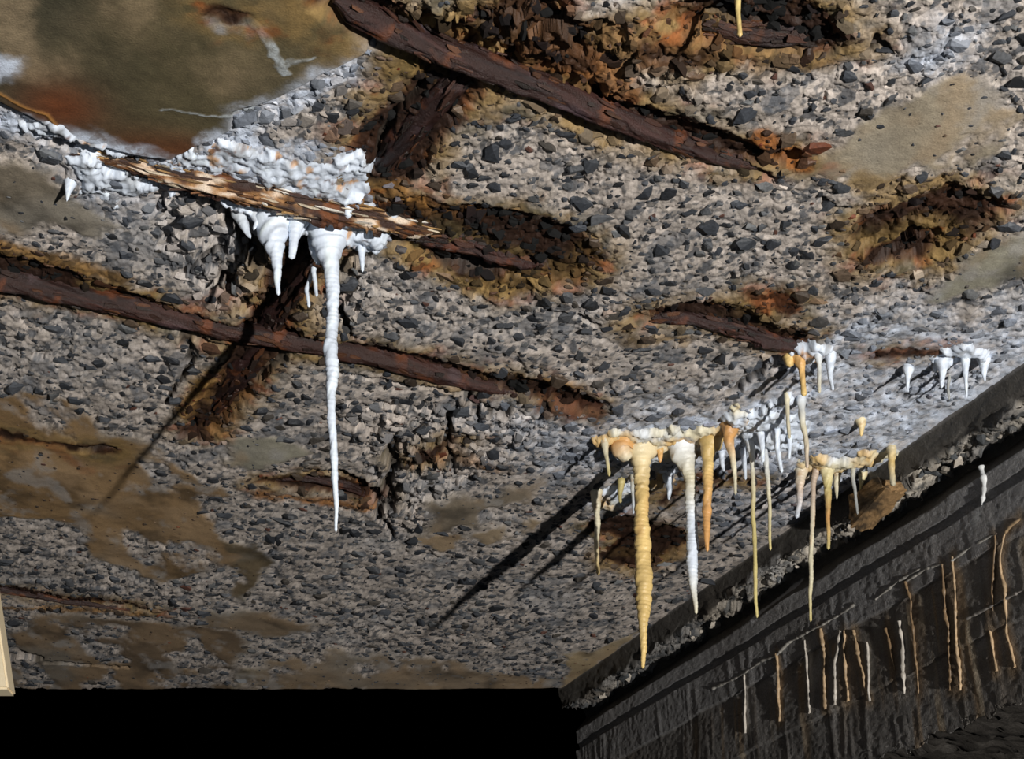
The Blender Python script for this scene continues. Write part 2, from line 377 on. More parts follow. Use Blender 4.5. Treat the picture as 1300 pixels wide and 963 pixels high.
# ------------------------------------------------------------------ mesh building
def mesh_np(name, V, Fc, mat, col=None, wet=None, smooth=True, parent=None):
    V = np.asarray(V, np.float32); Fc = np.asarray(Fc, np.int32); k = Fc.shape[1]
    me = bpy.data.meshes.new(name)
    me.vertices.add(len(V)); me.vertices.foreach_set('co', V.ravel())
    me.loops.add(Fc.size); me.loops.foreach_set('vertex_index', Fc.ravel())
    me.polygons.add(len(Fc)); me.polygons.foreach_set('loop_start', np.arange(0, Fc.size, k, dtype=np.int32))
    me.polygons.foreach_set('loop_total', np.full(len(Fc), k, np.int32))
    me.polygons.foreach_set('use_smooth', np.full(len(Fc), smooth))
    if col is not None:
        a = me.attributes.new('Col', 'FLOAT_COLOR', 'POINT')
        a.data.foreach_set('color', np.concatenate([col, np.ones((len(V), 1))], 1).astype(np.float32).ravel())
    if wet is not None:
        a = me.attributes.new('wet', 'FLOAT', 'POINT'); a.data.foreach_set('value', np.broadcast_to(wet, len(V)).astype(np.float32).copy())
    me.materials.append(mat); me.update(); me.validate()
    o = bpy.data.objects.new(name, me); C.objects.link(o)
    if parent: o.parent = parent
    return o
def gridfaces(nr, nc, wrap=False):
    i = np.arange(nr - 1)[:, None]; j = np.arange(nc if wrap else nc - 1)[None, :]
    j2 = (j + 1) % nc
    return np.stack([(i * nc + j).ravel(), (i * nc + j2).ravel(), ((i + 1) * nc + j2).ravel(), ((i + 1) * nc + j).ravel()], 1)
def recentre(o):
    """put the origin at the thing's top attachment so it has a real place"""
    me = o.data; n = len(me.vertices); v = np.empty(n * 3, np.float32); me.vertices.foreach_get('co', v); v = v.reshape(-1, 3)
    k = v[v[:, 2].argmax()].copy(); v -= k; me.vertices.foreach_set('co', v.ravel()); o.location = Vector(k.tolist()); me.update()
def tag(o, label, cat, group=None):
    o['label'] = label; o['category'] = cat
    if group: o['group'] = group
    return o

# ------------------------------------------------------------------ ceiling
def hw(Y): return .5033 + (Y - 1.1979) * .2875
Y0, Y1 = 1.10, 3.523
NR, NC = 740, 1040
py = np.linspace(-75, 874, NR)
rowY = np.array([on_ceil(650, q)[1] for q in py]); rowY[-1] = Y1
jx = JA[0] + (JA[1] - rowY) * (JB[0] - JA[0]) / (JA[1] - JB[1])
xl = -hw(rowY) - .07; xr = np.minimum(hw(rowY) + .07, jx)
gu = np.linspace(0, 1, NC)
GX = xl[:, None] + (xr - xl)[:, None] * gu[None, :]; GY = np.repeat(rowY[:, None], NC, 1)
gz, gc, gw, gagg, gcore, gfr = field(GX, GY)
near = np.clip((jx[:, None] - GX) / .02, 0, 1)             # settle to the arris at the beam
gz = gz * (.35 + .65 * near)
V = np.stack([GX, GY, GZ + H + gz], -1).reshape(-1, 3)
ceiling = mesh_np('ceiling', V, gridfaces(NR, NC)[:, ::-1], M_ceil, gc.reshape(-1, 3), gw.ravel())
ceiling['kind'] = 'structure'
del V
def surf(x, y):
    z, c, w, a, k, f = field(np.atleast_1d(np.asarray(x, float)), np.atleast_1d(np.asarray(y, float)))
    return z, c, w, a, k, f

# ------------------------------------------------------------------ crushed stones set in the mortar
random.seed(3)
protos = []
for i in range(48):
    bm = bmesh.new()
    n = random.randint(5, 7); ey = random.uniform(.45, .85)
    for k in range(n):
        a = 2 * math.pi * (k + random.uniform(-.4, .4)) / n; r = random.uniform(.62, 1.0) * .5
        bm.verts.new((math.cos(a) * r * 1.1, math.sin(a) * r * ey, random.uniform(-.10, .02)))
        bm.verts.new((math.cos(a) * r * .9, math.sin(a) * r * ey * .8, .12))
    tx, ty = random.uniform(-.12, .12), random.uniform(-.12, .12)
    for k in range(4):
        u_, v_ = random.uniform(-.36, .36), random.uniform(-.26, .26)
        bm.verts.new((u_, v_, -.17 + tx * u_ + ty * v_))
    bmesh.ops.convex_hull(bm, input=bm.verts)
    for v in [v for v in bm.verts if not v.link_faces]: bm.verts.remove(v)
    bmesh.ops.triangulate(bm, faces=bm.faces)
    me = bpy.data.meshes.new('stone'); bm.to_mesh(me); bm.free(); me.materials.append(M_stone)
    v = np.array([q.co[:] for q in me.vertices]); f = np.array([p.vertices[:] for p in me.polygons])
    protos.append((me, v, f))
pts = []
def scatter(step, smin, smax, keep):
    ys = np.arange(1.12, 3.50, step)
    for yy in ys:
        hwv = hw(yy) + .05; xx = np.arange(-hwv, min(hwv, JA[0] + (JA[1] - yy) * .3885 - .012), step)
        jit = rng.uniform(-.5, .5, (len(xx), 2)) * step * 1.1
        sz = smin + (smax - smin) * rng.random(len(xx)) ** 2.6
        for a, j, s, r in zip(xx, jit, sz, rng.random(len(xx))):
            if r < keep: pts.append((a + j[0], yy + j[1], s))
scatter(.0240, .012, .040, .85)
scatter(.0150, .006, .016, .85)
pts = np.array(pts)
pts = pts[(pts[:, 1] > 1.11) & (pts[:, 1] < 3.515)]
pz, pcol, pw, pa, pk, pf = surf(pts[:, 0], pts[:, 1])
dens = vnoise(pts[:, 0] * 7, pts[:, 1] * 4, 90)
ok = ((pa > .6) | ((rng.random(len(pts)) < .30) & (pts[:, 2] < .012) & (poly_sdf(pts[:, 0], pts[:, 1], PANEL) < -.01))) & (pk < .5) & (rng.random(len(pts)) < .50 + .55 * dens)
pts, pz, pcol, pf = pts[ok], pz[ok], pcol[ok], pf[ok]
pxs = pts[:, 2] / np.hypot(pts[:, 1], H) * F
infr = np.abs(pts[:, 0]) < hw(pts[:, 1]) * .985
infr &= (pts[:, 1] > 1.22)
order = np.argsort(-(pxs * infr))
big = set(order[:300].tolist())
pal = .74 * np.array([[.050, .056, .068], [.075, .082, .095], [.035, .038, .045], [.11, .115, .125], [.16, .165, .17], [.085, .075, .065], [.13, .060, .045]])
pp = rng.choice(len(pal), len(pts), p=[.27, .24, .18, .14, .08, .07, .02])
AV, AF, AC = [], [], []
off = 0
for i, (x, y, s) in enumerate(pts):
    me, v, f = protos[rng.integers(len(protos))]
    c = pal[pp[i]] * rng.uniform(.7, 1.3)
    red = pcol[i][0] / max(pcol[i][2], .001)
    if red > 1.9: c = c * np.array([1.5, .95, .55]) if red < 4 else c * np.array([1.3, .6, .3])
    c = c * (1 - pf[i] * .55) + np.array([.5, .56, .68]) * pf[i] * .55
    rz = rng.uniform(0, 2 * math.pi) if rng.random() < .5 else rng.normal(.9, .6); M = (Matrix.Rotation(rz, 3, 'Z') @ Matrix.Rotation(rng.normal(0, .20), 3, 'X') @ Matrix.Rotation(rng.normal(0, .16), 3, 'Y'))
    loc = (x, y, GZ + H + pz[i] + s * rng.uniform(-.01, .12))
    if i in big:
        o = bpy.data.objects.new('stone', me); C.objects.link(o); o.parent = ceiling
        o.matrix_basis = Matrix.Translation(loc) @ M.to_4x4() @ Matrix.Scale(float(s), 4)
        o.color = (*[float(q) for q in c], 1)
    else:
        AV.append(v @ np.array(M).T * s + np.array(loc)); AF.append(f + off); AC.append(np.repeat(c[None], len(v), 0)); off += len(v)
agg = mesh_np('small_aggregate', np.concatenate(AV), np.concatenate(AF), M_gravel, np.concatenate(AC), 0, smooth=False, parent=ceiling)
agg['kind'] = 'stuff'
def rubble(name, xyzs, sizes, cols, parent, mat=None):
    AV, AF, AC = [], [], []; off = 0
    for p_, s_, c_ in zip(xyzs, sizes, cols):
        me, v, f = protos[rng.integers(len(protos))]
        M = Matrix.Rotation(rng.uniform(0, 6.28), 3, 'Z') @ Matrix.Rotation(rng.normal(0, .5), 3, 'X') @ Matrix.Rotation(rng.normal(0, .5), 3, 'Y')
        v = v * np.array([1, 1.1, 1.25])
        AV.append(v @ np.array(M).T * s_ + np.array(p_)); AF.append(f + off); AC.append(np.repeat(np.asarray(c_)[None], len(v), 0)); off += len(v)
    o = mesh_np(name, np.concatenate(AV), np.concatenate(AF), mat or M_ceil, np.clip(np.concatenate(AC), .005, .9), 0, smooth=False, parent=parent)
    o['kind'] = 'stuff'
    return o
RUB = [([(200, 250), (330, 275), (470, 330), (480, 380), (430, 425), (380, 405), (280, 400), (200, 335)], 260, .5), ([(430, 515), (620, 510), (700, 540), (600, 620), (520, 670), (460, 640), (470, 580)], 260, .5),
       ([(480, 0), (700, 0), (860, 60), (900, 150), (760, 100), (600, 60)], 170, .4), ([(450, 70), (600, 120), (560, 230), (450, 240)], 90, .3), ([(480, 255), (720, 280), (750, 350), (680, 380), (540, 350)], 230, 1), ([(590, 470), (770, 490), (770, 540), (640, 525)], 90, 1), ([(620, 60), (900, 160), (1040, 190), (1020, 240), (860, 230), (620, 130)], 160, 1), ([(880, 60), (1060, 60), (1060, 5), (880, 5)], 60, 1), ([(0, 330), (160, 360), (240, 400), (100, 395), (0, 370)], 60, 1), ([(860, 0), (1080, 0), (1100, 80), (860, 80)], 120, .4),
       ([(1080, 250), (1260, 240), (1260, 350), (1080, 350)], 80, .3), ([(740, 650), (870, 650), (880, 730), (750, 730)], 70, .3), ([(230, 470), (330, 450), (320, 560), (220, 560)], 60, .3), ([(700, 380), (1040, 370), (1040, 460), (820, 440)], 100, .3), ([(300, 130), (460, 80), (470, 180), (300, 170)], 90, .3)]
RP = []
for P_, n_, q_ in RUB:
    P_ = W(P_); lo, hi = P_.min(0), P_.max(0)
    c_ = lo + rng.random((n_ * 2, 2)) * (hi - lo); c_ = c_[poly_sdf(c_[:, 0], c_[:, 1], P_) > 0][:n_]
    RP.append(c_)
RP = np.concatenate(RP); z_, c_, w_, a_, k_, f_ = surf(RP[:, 0], RP[:, 1]); ok = (a_ > .6); RP, z_, c_ = RP[ok], z_[ok], c_[ok]
k_ = k_[ok]; sz_ = .009 + .022 * rng.random(len(RP)) ** 2
c_ = c_ * rng.uniform(.6, 1.25, (len(RP), 1)); dk = rng.random(len(RP)) < .25; rd = np.clip((c_[:, 0] / c_[:, 2] - 1.3) / 1.2, 0, 1)[:, None]; c_ = np.where(dk[:, None], c_ * .28 + (1 - rd) * np.array([.03, .035, .042]), c_ * (1 - .45 * rd)) * (1 - .7 * k_[:, None])
rubble('broken_concrete', np.stack([RP[:, 0], RP[:, 1], GZ + H + z_ + .0025], 1), sz_, c_, ceiling)

# where mineral runs stand on the beam: points as seen, widths, colour, label
TAN = (.40, .28, .165); BRN = (.20, .13, .07); PALE = (.44, .40, .35)
runs = [
 ([(1296, 658), (1282, 668), (1273, 680), (1269, 709), (1276, 750), (1278, 797), (1288, 847)], [3, 4, 4, 4, 5, 4, 4], TAN, 'rightmost long tan mineral run down the dark beam'),
 ([(1263, 680), (1261, 720), (1260, 775)], [4, 4, 3], BRN, 'brown mineral run just left of the rightmost one, upper half'),
 ([(1258, 800), (1262, 830), (1265, 852)], [4, 4, 4], TAN, 'short tan mineral run ending at the beam bottom, near the right'),
 ([(1210, 706), (1211, 740), (1213, 790), (1219, 876)], [5, 4, 4, 5], TAN, 'straight tan mineral run, first one left of the brown pair at right'),
 ([(1196, 716), (1198, 750), (1204, 797), (1206, 876)], [5, 5, 6, 5], BRN, 'wide brown mineral run beside the straight tan run'),
 ([(1150, 738), (1155, 760), (1159, 800), (1166, 880)], [5, 5, 4, 4], BRN, 'brown mineral run below the forked joint line'),
 ([(1142, 788), (1146, 820), (1148, 880)], [7, 7, 6], PALE, 'thick pale mineral run starting mid-wall'),
 ([(1124, 798), (1130, 820), (1136, 850)], [4, 4, 3], BRN, 'faint brown mineral run left of the thick pale one'),
 ([(1100, 815), (1102, 845), (1104, 890)], [3, 4, 4], PALE, 'thin pale mineral run, right of the tan group'),
 ([(1084, 800), (1092, 840), (1102, 885)], [5, 7, 5], TAN, 'slanting wide tan mineral run, rightmost of the tan group'),
 ([(1072, 800), (1072, 830), (1076, 890)], [5, 6, 5], TAN, 'tan mineral run in the middle of the tan group'),
 ([(1068, 800), (1060, 840), (1060, 895)], [5, 6, 6], PALE, 'pale mineral run leaning left in the tan group'),
 ([(1042, 798), (1046, 830), (1048, 900)], [5, 6, 6], TAN, 'leftmost mineral run of the tan group'),
 ([(1022, 812), (1024, 840), (1028, 905)], [3, 3, 4], PALE, 'thin pale mineral run left of the tan group'),
 ([(985, 830), (987, 850), (990, 915)], [5, 5, 5], TAN, 'tan mineral run at the left end of the joint line'),
 ([(945, 856), (946, 880), (946, 930)], [3, 3, 4], PALE, 'faint pale mineral run, leftmost on the beam'),
]

# ------------------------------------------------------------------ beam on the right
L_far = -.02; L_near = float(np.dot(np.array([1.12, 1.10]) - JA, JD)) + .05
NS = 620
prof = []   # (outward, down, zone)
def seg(a, b, n, zone, last=False):
    for i in range(n + (1 if last else 0)):
        t = i / n; prof.append((a[0] + (b[0] - a[0]) * t, a[1] + (b[1] - a[1]) * t, zone))
seg((-.004, -.012), (.000, .004), 4, 0)
seg((.000, .004), (.010, .040), 22, 1)
seg((.010, .040), (LEDGE + .018, .044), 50, 2)
seg((LEDGE + .018, .044), (LEDGE + .026, .056), 8, 3)
seg((LEDGE + .026, .056), (LEDGE - .003, .092), 22, 3)
seg((LEDGE - .003, .092), (LEDGE + .001, .118), 18, 4)
seg((LEDGE + .003, .119), (LEDGE + .009, .133), 10, 5)
seg((LEDGE - .002, .135), (LEDGE, .205), 46, 6)
seg((LEDGE + .003, .207), (LEDGE - .001, .322), 74, 7)
seg((LEDGE + .002, .324), (LEDGE, .430), 66, 8)
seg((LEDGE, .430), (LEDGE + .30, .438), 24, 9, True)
prof = np.array(prof); NP = len(prof)
tt = np.linspace(L_far, L_near, NS)
# finer towards the far end where the picture is denser is not needed; keep even
TT, PO = np.meshgrid(tt, prof[:, 0], indexing='ij'); _, PD = np.meshgrid(tt, prof[:, 1], indexing='ij'); _, PZ = np.meshgrid(tt, prof[:, 2], indexing='ij')
q = PD + PO
hb, _, _ = cells(TT + .01 * fbm(TT, q, 40, 3, 77), q, .045, 5, .3, 1.3); h1, id1, e1 = cells(TT, q, .028, 3, .2, 1.6); h2, id2, e2 = cells(TT, q, .012, 9, .2, 1.4); h3, id3, e3 = cells(TT, q, .0055, 19, .2, 1.4)
fine = fbm(TT, q, 120, 4, 71); mid = fbm(TT, q * 1.5, 22, 5, 72); vert = fbm(TT, q * .12, 60, 4, 73); lowf = fbm(TT, q, 5, 3, 74)
dout = np.zeros_like(TT); dz = np.zeros_like(TT)
z1 = (PZ == 1); z2 = (PZ == 2); z3 = (PZ == 3); wallz = PZ >= 4
dz += z2 * (.016 * hb + .006 * h2 + .005 * h3 + .004 * mid + .012 * np.clip(lowf, -1, 0.2))
dout += z2 * (.010 * h1)
dout += z1 * (.003 * mid + .0012 * fine + .004 * h1 * sstep(.02, .04, PD))
dz += z1 * .012 * h1 * sstep(.022, .04, PD)
dout += z3 * (.006 * mid + .0015 * fine)
dout += wallz * (.0010 * fine + .0007 * mid + .0004 * vert + .003 * lowf + .0005 * h3)
dout += (PZ >= 6) * (.0018 * sstep(.0, .5, vert) * -1)
dz += (PZ == 9) * (.012 * h1 + .006 * h2); dz += (PZ == 8) * sstep(.40, .43, PD) * (.016 * h1 + .008 * h2 - .004)
ww = fbm(TT, q, 9, 3, 75) * .004
base = JA[None, None, :] + TT[..., None] * JD + (PO + dout)[..., None] * JN
Z = GZ + H - PD + dz + ww * wallz * (PZ < 9)
VB = np.concatenate([base, Z[..., None]], -1).reshape(-1, 3)
wc = np.empty(TT.shape + (3,)); wc[:] = (.185, .175, .165)
wc *= (1 + .35 * mid + .22 * fine + .15 * vert)[..., None]
wc = mix(wc, (.10, .075, .05), sstep(.0, .6, fbm(TT, q, 7, 4, 76)) * .6)
wc = mix(wc, (.30, .30, .31), (wallz & (PZ < 7)) * .5)  # upper wall bands lightened: the lit band is put into the colour
wc = mix(wc, (.042, .037, .030), (z3 | z1) * .75)  # riser and undercut: their shade is painted into the colour
rag = sstep(-.2, .4, h2 + .4 * h1)
wc = mix(wc, (.48, .43, .36), z2 * (.45 + .5 * rag) * sstep(-.7, .3, lowf + .6 * h1 + (TT - 1.1) * .7))  # ledge paler at the near end: light fading with distance, painted in
wc = mix(wc, (.06, .065, .07), z2 * (id2 < .3) * .8)
# brown and cream streaks that run down from the board joint
wc = mix(wc, (.030, .026, .022), (PZ == 9) * 1.0)  # beam underside painted near-black to stand for the dark below
stre = sstep(.12, .50, fbm(TT, q * .05, 55, 3, 81)) * (PZ >= 7) * sstep(.207, .222, PD) * sstep(-.3, .3, fbm(TT, q * .3, 6, 3, 82)) * (PZ < 9)
sbt = fbm(TT, q * .2, 60, 3, 83)
wc = mix(wc, (.26, .17, .085), stre * .8)
wc = mix(wc, (.44, .38, .29), stre * sstep(.10, .45, sbt) * .75)
wc = mix(wc, (.03, .026, .020), sstep(.3, .6, fbm(TT, q * .06, 30, 3, 84)) * (PZ >= 7) * .55)
for a_, w_, c_, l_ in runs:
    qq = [on_wall(x_, y_) for x_, y_ in a_]
    pl_ = [(float(np.dot(k_[:2] - JA, JD)), H - k_[2]) for k_ in qq]
    d_ = stroke_d(TT + .006 * fbm(TT, PD * .4, 45, 4, 85), PD, pl_, [.004] * len(pl_)) + .006 * fbm(TT, PD * .2, 90, 3, 86)
    wc = mix(wc, np.array(c_) * .7, sstep(.018, -.002, d_) * .75 * wallz)
for a_, w_, c_ in (([(1003, 738), (985, 752), (970, 765), (957, 782)], .008, (.50, .50, .52)), ([(1010, 712), (985, 730), (972, 738)], .006, (.40, .39, .38)), ([(1246, 640), (1244, 655), (1238, 662)], .006, (.35, .35, .35))):
    qq = [on_wall(x_, y_) for x_, y_ in a_]; pl_ = [(float(np.dot(k_[:2] - JA, JD)), H - k_[2]) for k_ in qq]
    wc = mix(wc, c_, sstep(.003, -.002, stroke_d(TT, PD, pl_, [w_] * len(pl_)) + .006 * mid) * .8)  # first two strokes are a lit patch and lit fleck, painted pale
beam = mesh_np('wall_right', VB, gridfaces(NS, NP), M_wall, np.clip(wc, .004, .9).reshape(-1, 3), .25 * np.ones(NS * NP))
beam['kind'] = 'structure'
n_ = 420; t_ = L_far + (L_near - L_far) * rng.random(n_); w_ = .018 + .040 * rng.random(n_) ** .8
keep = fbm(t_, t_ * 0, 6, 3, 131) + .5 * (t_ - 1.0) + rng.normal(0, .25, n_) > -.1; t_, w_ = t_[keep], w_[keep]; n_ = len(t_)
xy = JA + t_[:, None] * JD + w_[:, None] * JN
cc_ = np.array([.44, .39, .33]) * rng.uniform(.35, 1.1, (n_, 1)); dk = rng.random(n_) < .3; cc_[dk] = np.array([.07, .075, .08])
rubble('ledge_rubble', np.concatenate([xy, (GZ + H - .042 + rng.uniform(-.004, .006, n_))[:, None]], 1), .010 + .030 * rng.random(n_) ** 2, cc_, beam)

# ------------------------------------------------------------------ tubes with changing radius
def frames(P):
    T = np.gradient(P, axis=0); T /= np.linalg.norm(T, axis=1)[:, None] + 1e-12
    ref = np.array([0, 1.0, 0]) if abs(T[0][1]) < .8 else np.array([0, 0, 1.0])
    A = np.cross(T, ref); A /= np.linalg.norm(A, axis=1)[:, None]
    B = np.cross(T, A)
    return T, A, B
def resample(P, R, n):
    P = np.asarray(P, float); R = np.asarray(R, float)
    d = np.r_[0, np.cumsum(np.linalg.norm(np.diff(P, axis=0), axis=1))]
    s = np.linspace(0, d[-1], n)
    # gentle smoothing of the polyline
    Q = np.stack([np.interp(s, d, P[:, k]) for k in range(3)], 1); rr = np.interp(s, d, R)
    k = max(1, n // 24)
    ker = np.ones(2 * k + 1) / (2 * k + 1)
    for a in range(3):
        pad = np.r_[Q[0, a] * 2 - Q[k:0:-1, a], Q[:, a], Q[-1, a] * 2 - Q[-2:-k - 2:-1, a]]
        Q[:, a] = np.convolve(pad, ker, 'valid')
    rr = np.convolve(np.r_[np.full(k, rr[0]), rr, np.full(k, rr[-1])], ker, 'valid')
    return Q, rr, s
WHITE = np.array([.70, .77, .88]); CREAM = np.array([.74, .68, .50]); YEL = np.array([.70, .50, .20]); ORA = np.array([.62, .33, .12]); GREY = np.array([.36, .37, .36]); OLIVE = np.array([.56, .47, .20]); PINK = np.array([.60, .48, .38])
def stalactite(px, wpx, cols, label, group=None, ring=.10, drop=0.0, seed=0, cat='stalactite'):
    """px: points from root to tip as seen; hangs in one vertical plane at the root's depth"""
    root = on_ceil(*px[0]); zs, *_ = surf(root[0], root[1])
    Yd = root[1]
    P = [at_depth(x, y, Yd) for x, y in px]
    P = [np.array([p[0], Yd, p[2]]) for p in P]
    dist = np.linalg.norm(P[0])
    P.insert(0, P[0] + np.array([0, 0, max(.012, zs[0] + .012)]))       # root inside the slab
    R = [wpx[0] * dist / F / 2 * 1.1] + [w * dist / F / 2 for w in wpx]
    length = abs(P[0][2] - P[-1][2])
    n = int(np.clip(length / .0011, 16, 330)); m = 20 if R[len(R) // 2] > .004 else 10
    Q, rr, s = resample(P, R, n)
    tw = rng.random() * 9
    rlim = np.minimum(1, .0075 / (rr + 1e-6)) ** 2
    rr = rr * (1 + ring * rlim * .30 * np.sin(s / .00095 + 3.0 * vnoise(s * 60, s * 0 + tw, 2) * 2) * (s > .02) + .07 * (vnoise(s * 55, s * 0 + tw, 3) - .5) * 2 + .10 * (vnoise(s * 190, s * 0 + tw, 13) - .5) * 2)
    rr[-1] *= .25; rr[-2] *= .7
    Q[:, 0] += (vnoise(s * 30, s * 0 + tw, 5) - .5) * .004 * np.clip(s * 20, 0, 1)
    Q[:, 1] += (vnoise(s * 26, s * 0 + tw, 6) - .5) * .005 * np.clip(s * 20, 0, 1)
    T, A, B = frames(Q)
    th = np.arange(m) / m * 2 * math.pi
    bump = 1 + .10 * (vnoise(np.cos(th)[None] * 1.5 + s[:, None] * 120, np.sin(th)[None] * 1.5 + tw + s[:, None] * 25, 8) - .5) * 2
    bump = bump + ring * rlim[:, None] * .38 * np.sin(s[:, None] / .0010 + th[None] * 1.0 + tw + 3 * vnoise(s[:, None] * 40, tw + 0 * th[None], 14)) * (s[:, None] > .02)
    V = Q[:, None] + (rr[:, None] * bump)[..., None] * (np.cos(th)[None, :, None] * A[:, None] + np.sin(th)[None, :, None] * B[:, None])
    cs = np.array([c for c in cols]); ct = np.linspace(0, 1, len(cs)); st = s / s[-1]
    col = np.stack([np.interp(st, ct, cs[:, k]) for k in range(3)], 1)[:, None] * np.ones((1, m, 1))
    nz = vnoise(st[:, None] * 14 + np.cos(th)[None], np.sin(th)[None] * 1.2 + tw, 11)
    col = col * (.82 + .36 * nz)[..., None]
    col = mix(col, ORA * .8, np.clip((vnoise(st[:, None] * 9 + tw, th[None] * .6, 12) - .72) * 3, 0, .6) * (cols[0] is not WHITE))
    Vf = np.concatenate([V.reshape(-1, 3), Q[-1:] - [[0, 0, .0012]]]); Vf[:, 2] += GZ
    Fq = gridfaces(n, m, True); tip = len(Vf) - 1; a = (n - 1) * m + np.arange(m); bb = (n - 1) * m + (np.arange(m) + 1) % m
    Ft = np.stack([a, bb, np.full(m, tip), np.full(m, tip)], 1)
    # triangles for the tip are kept as tris via separate call
    V3 = np.concatenate([Fq[:, [0, 1, 2]], Fq[:, [0, 2, 3]], Ft[:, :3]])
    cc = np.concatenate([col.reshape(-1, 3), col[-1, :1]])
    o = mesh_np('stalactite', Vf, V3, M_calc, np.clip(cc, .01, .92), .6)
    recentre(o)
    return tag(o, label, cat, group or ('white stalactites at the left' if px[0][0] < 500 else 'stalactites at the right and top'))

def crust(name, pxs, thick, colfn, label, step=.0017, cat='mineral crust', lump=.6, soft=.012, coarse=.018, group=None):
    P = W(pxs); lo = P.min(0) - .02; hi = P.max(0) + .02
    xs = np.arange(lo[0], hi[0], step); ys = np.arange(lo[1], hi[1], step * 1.5)
    X, Y = np.meshgrid(xs, ys)
    d = poly_sdf(X + fbm(X, Y, 45, 5, 91) * .018, Y + fbm(X, Y, 45, 5, 92) * .026, P)
    z, c, w, a, k, f = field(X, Y)
    t = sstep(-.002, soft, d)
    hh, idc, e = cells(X, Y, coarse, 55, .4, 1.2)
    bub = np.sqrt(np.clip(e, 0, .5) * 2)
    lum = fbm(X, Y, 34, 4, 93)
    hole = sstep(.10, .35, fbm(X, Y, 26, 5, 94) * (.5 + lump)) * lump
    t2 = t * (1 - .95 * hole)
    zz = z * (1 - .35 * t) + .003 * (1 - t2) - thick * t2 * np.clip(.60 + 1.1 * lum * (.3 + lump) - .45 * np.abs(fbm(X, Y, 60, 4, 104)) * 2, .08, 2) - .0030 * t2 - .0012 * fbm(X, Y, 130, 4, 102)
    col = colfn(X, Y, t, lum)
    col = mix(col, (.24, .22, .20), sstep(.5, .1, t) * .6)
    nr, nc = X.shape
    Fq = gridfaces(nr, nc); keep = (d.ravel()[Fq] > -.003).all(1); Fq = Fq[keep]
    if cat == 'mineral crust':
        keep2 = (JA[0] + (JA[1] - Y.ravel()[Fq]) * .3885 - X.ravel()[Fq] > -.004).all(1); Fq = Fq[keep2]
    u, inv = np.unique(Fq.ravel(), return_inverse=True)
    V = np.stack([X, Y, GZ + H + zz], -1).reshape(-1, 3)[u]
    o = mesh_np(name, V, inv.reshape(-1, 4)[:, ::-1], M_calc, np.clip(col.reshape(-1, 3)[u], .01, .92), .3)
    recentre(o)
    return tag(o, label, cat, group or 'calcite crusts on the ceiling')
def c_white(rusty=.0):
    def fn(X, Y, t, lum):
        c = np.empty(X.shape + (3,)); c[:] = WHITE
        c *= (1 + .14 * fbm(X, Y, 90, 3, 95))[..., None]
        c = mix(c, (.34, .35, .36), sstep(.05, .5, fbm(X, Y, 70, 5, 96)) * .7)
        if rusty:
            c = mix(c, (.55, .27, .07), sstep(.62 - rusty * .55, .85 - rusty * .3, fbm(X, Y, 65, 5, 97) + .30) * .8)
            c = mix(c, (.10, .035, .015), sstep(.75 - rusty * .55, .9 - rusty * .3, fbm(X, Y, 85, 5, 98) + .28) * .8)
        return c
    return fn
def c_yellow(x0, x1, white_side=1):
    def fn(X, Y, t, lum):
        c = np.empty(X.shape + (3,)); c[:] = CREAM
        c = mix(c, WHITE, sstep(-.05, .5, fbm(X, Y, 22, 3, 99) + .12 * white_side))
        c = mix(c, (.66, .42, .15), sstep(-.15, .35, fbm(X, Y, 26, 4, 101)) * .85)
        return c
    return fn

crust('calcite_crust', [(15, 140), (60, 145), (112, 163), (150, 183), (215, 198), (245, 184), (272, 168), (300, 172), (330, 188), (375, 192), (405, 205), (430, 196),
      (452, 188), (470, 215), (484, 245), (470, 258), (430, 258), (380, 252), (330, 228), (280, 216), (215, 207), (150, 196), (90, 176), (20, 165)], .007, c_white(.25),
      'long white calcite crust along the lower edge of the smooth olive patch')
crust('calcite_crust', [(88, 205), (118, 192), (160, 212), (205, 232), (200, 262), (176, 278), (150, 268), (122, 250), (92, 240)], .007, c_white(.0),
      'thin lumpy white calcite crust at upper left below the white line', lump=.9)
crust('calcite_crust', [(322, 262), (390, 264), (440, 262), (500, 275), (510, 300), (480, 320), (440, 316), (425, 300), (402, 290), (385, 300), (350, 296), (330, 288)], .012, c_white(.30),
      'rust-stained white calcite mass from which the long white stalactite hangs')
crust('calcite_crust', [(752, 556), (790, 548), (850, 543), (880, 545), (905, 540), (932, 516), (955, 520), (950, 545), (915, 568), (880, 588), (850, 590), (806, 588), (776, 580), (756, 570)], .013, c_yellow(0, 0),
      'thick yellow and cream calcite shelf above the thickest yellow stalactite', lump=.25)
crust('calcite_crust', [(935, 525), (965, 515), (1000, 498), (1024, 505), (1030, 545), (1024, 568), (990, 576), (955, 572), (935, 552)], .010, c_white(.0),
      'white net-like calcite crust between the yellow shelf and the beam', lump=.8)
crust('calcite_crust', [(1002, 592), (1030, 576), (1080, 574), (1138, 562), (1142, 578), (1100, 588), (1060, 600), (1020, 606)], .011, c_yellow(0, 0, 2),
      'cream calcite shelf with yellow stains touching the beam edge', lump=.5)
crust('calcite_crust', [(990, 450), (1018, 440), (1036, 428), (1056, 440), (1062, 462), (1040, 466), (1000, 466)], .010, c_white(.18),
      'small white and orange calcite crust at the end of the short rusty bar', lump=.6)
crust('calcite_crust', [(1180, 452), (1200, 438), (1240, 436), (1262, 446), (1256, 466), (1226, 462), (1190, 470)], .006, c_white(.0),
      'pale frosty calcite crust near the right edge above the beam', lump=.9)
crust('calcite_crust', [(742, 640), (768, 622), (812, 612), (850, 590), (866, 604), (820, 634), (772, 650)], .007, c_yellow(0, 0, 2),
      'dirty white calcite patch behind the thickest yellow stalactite', lump=.8)

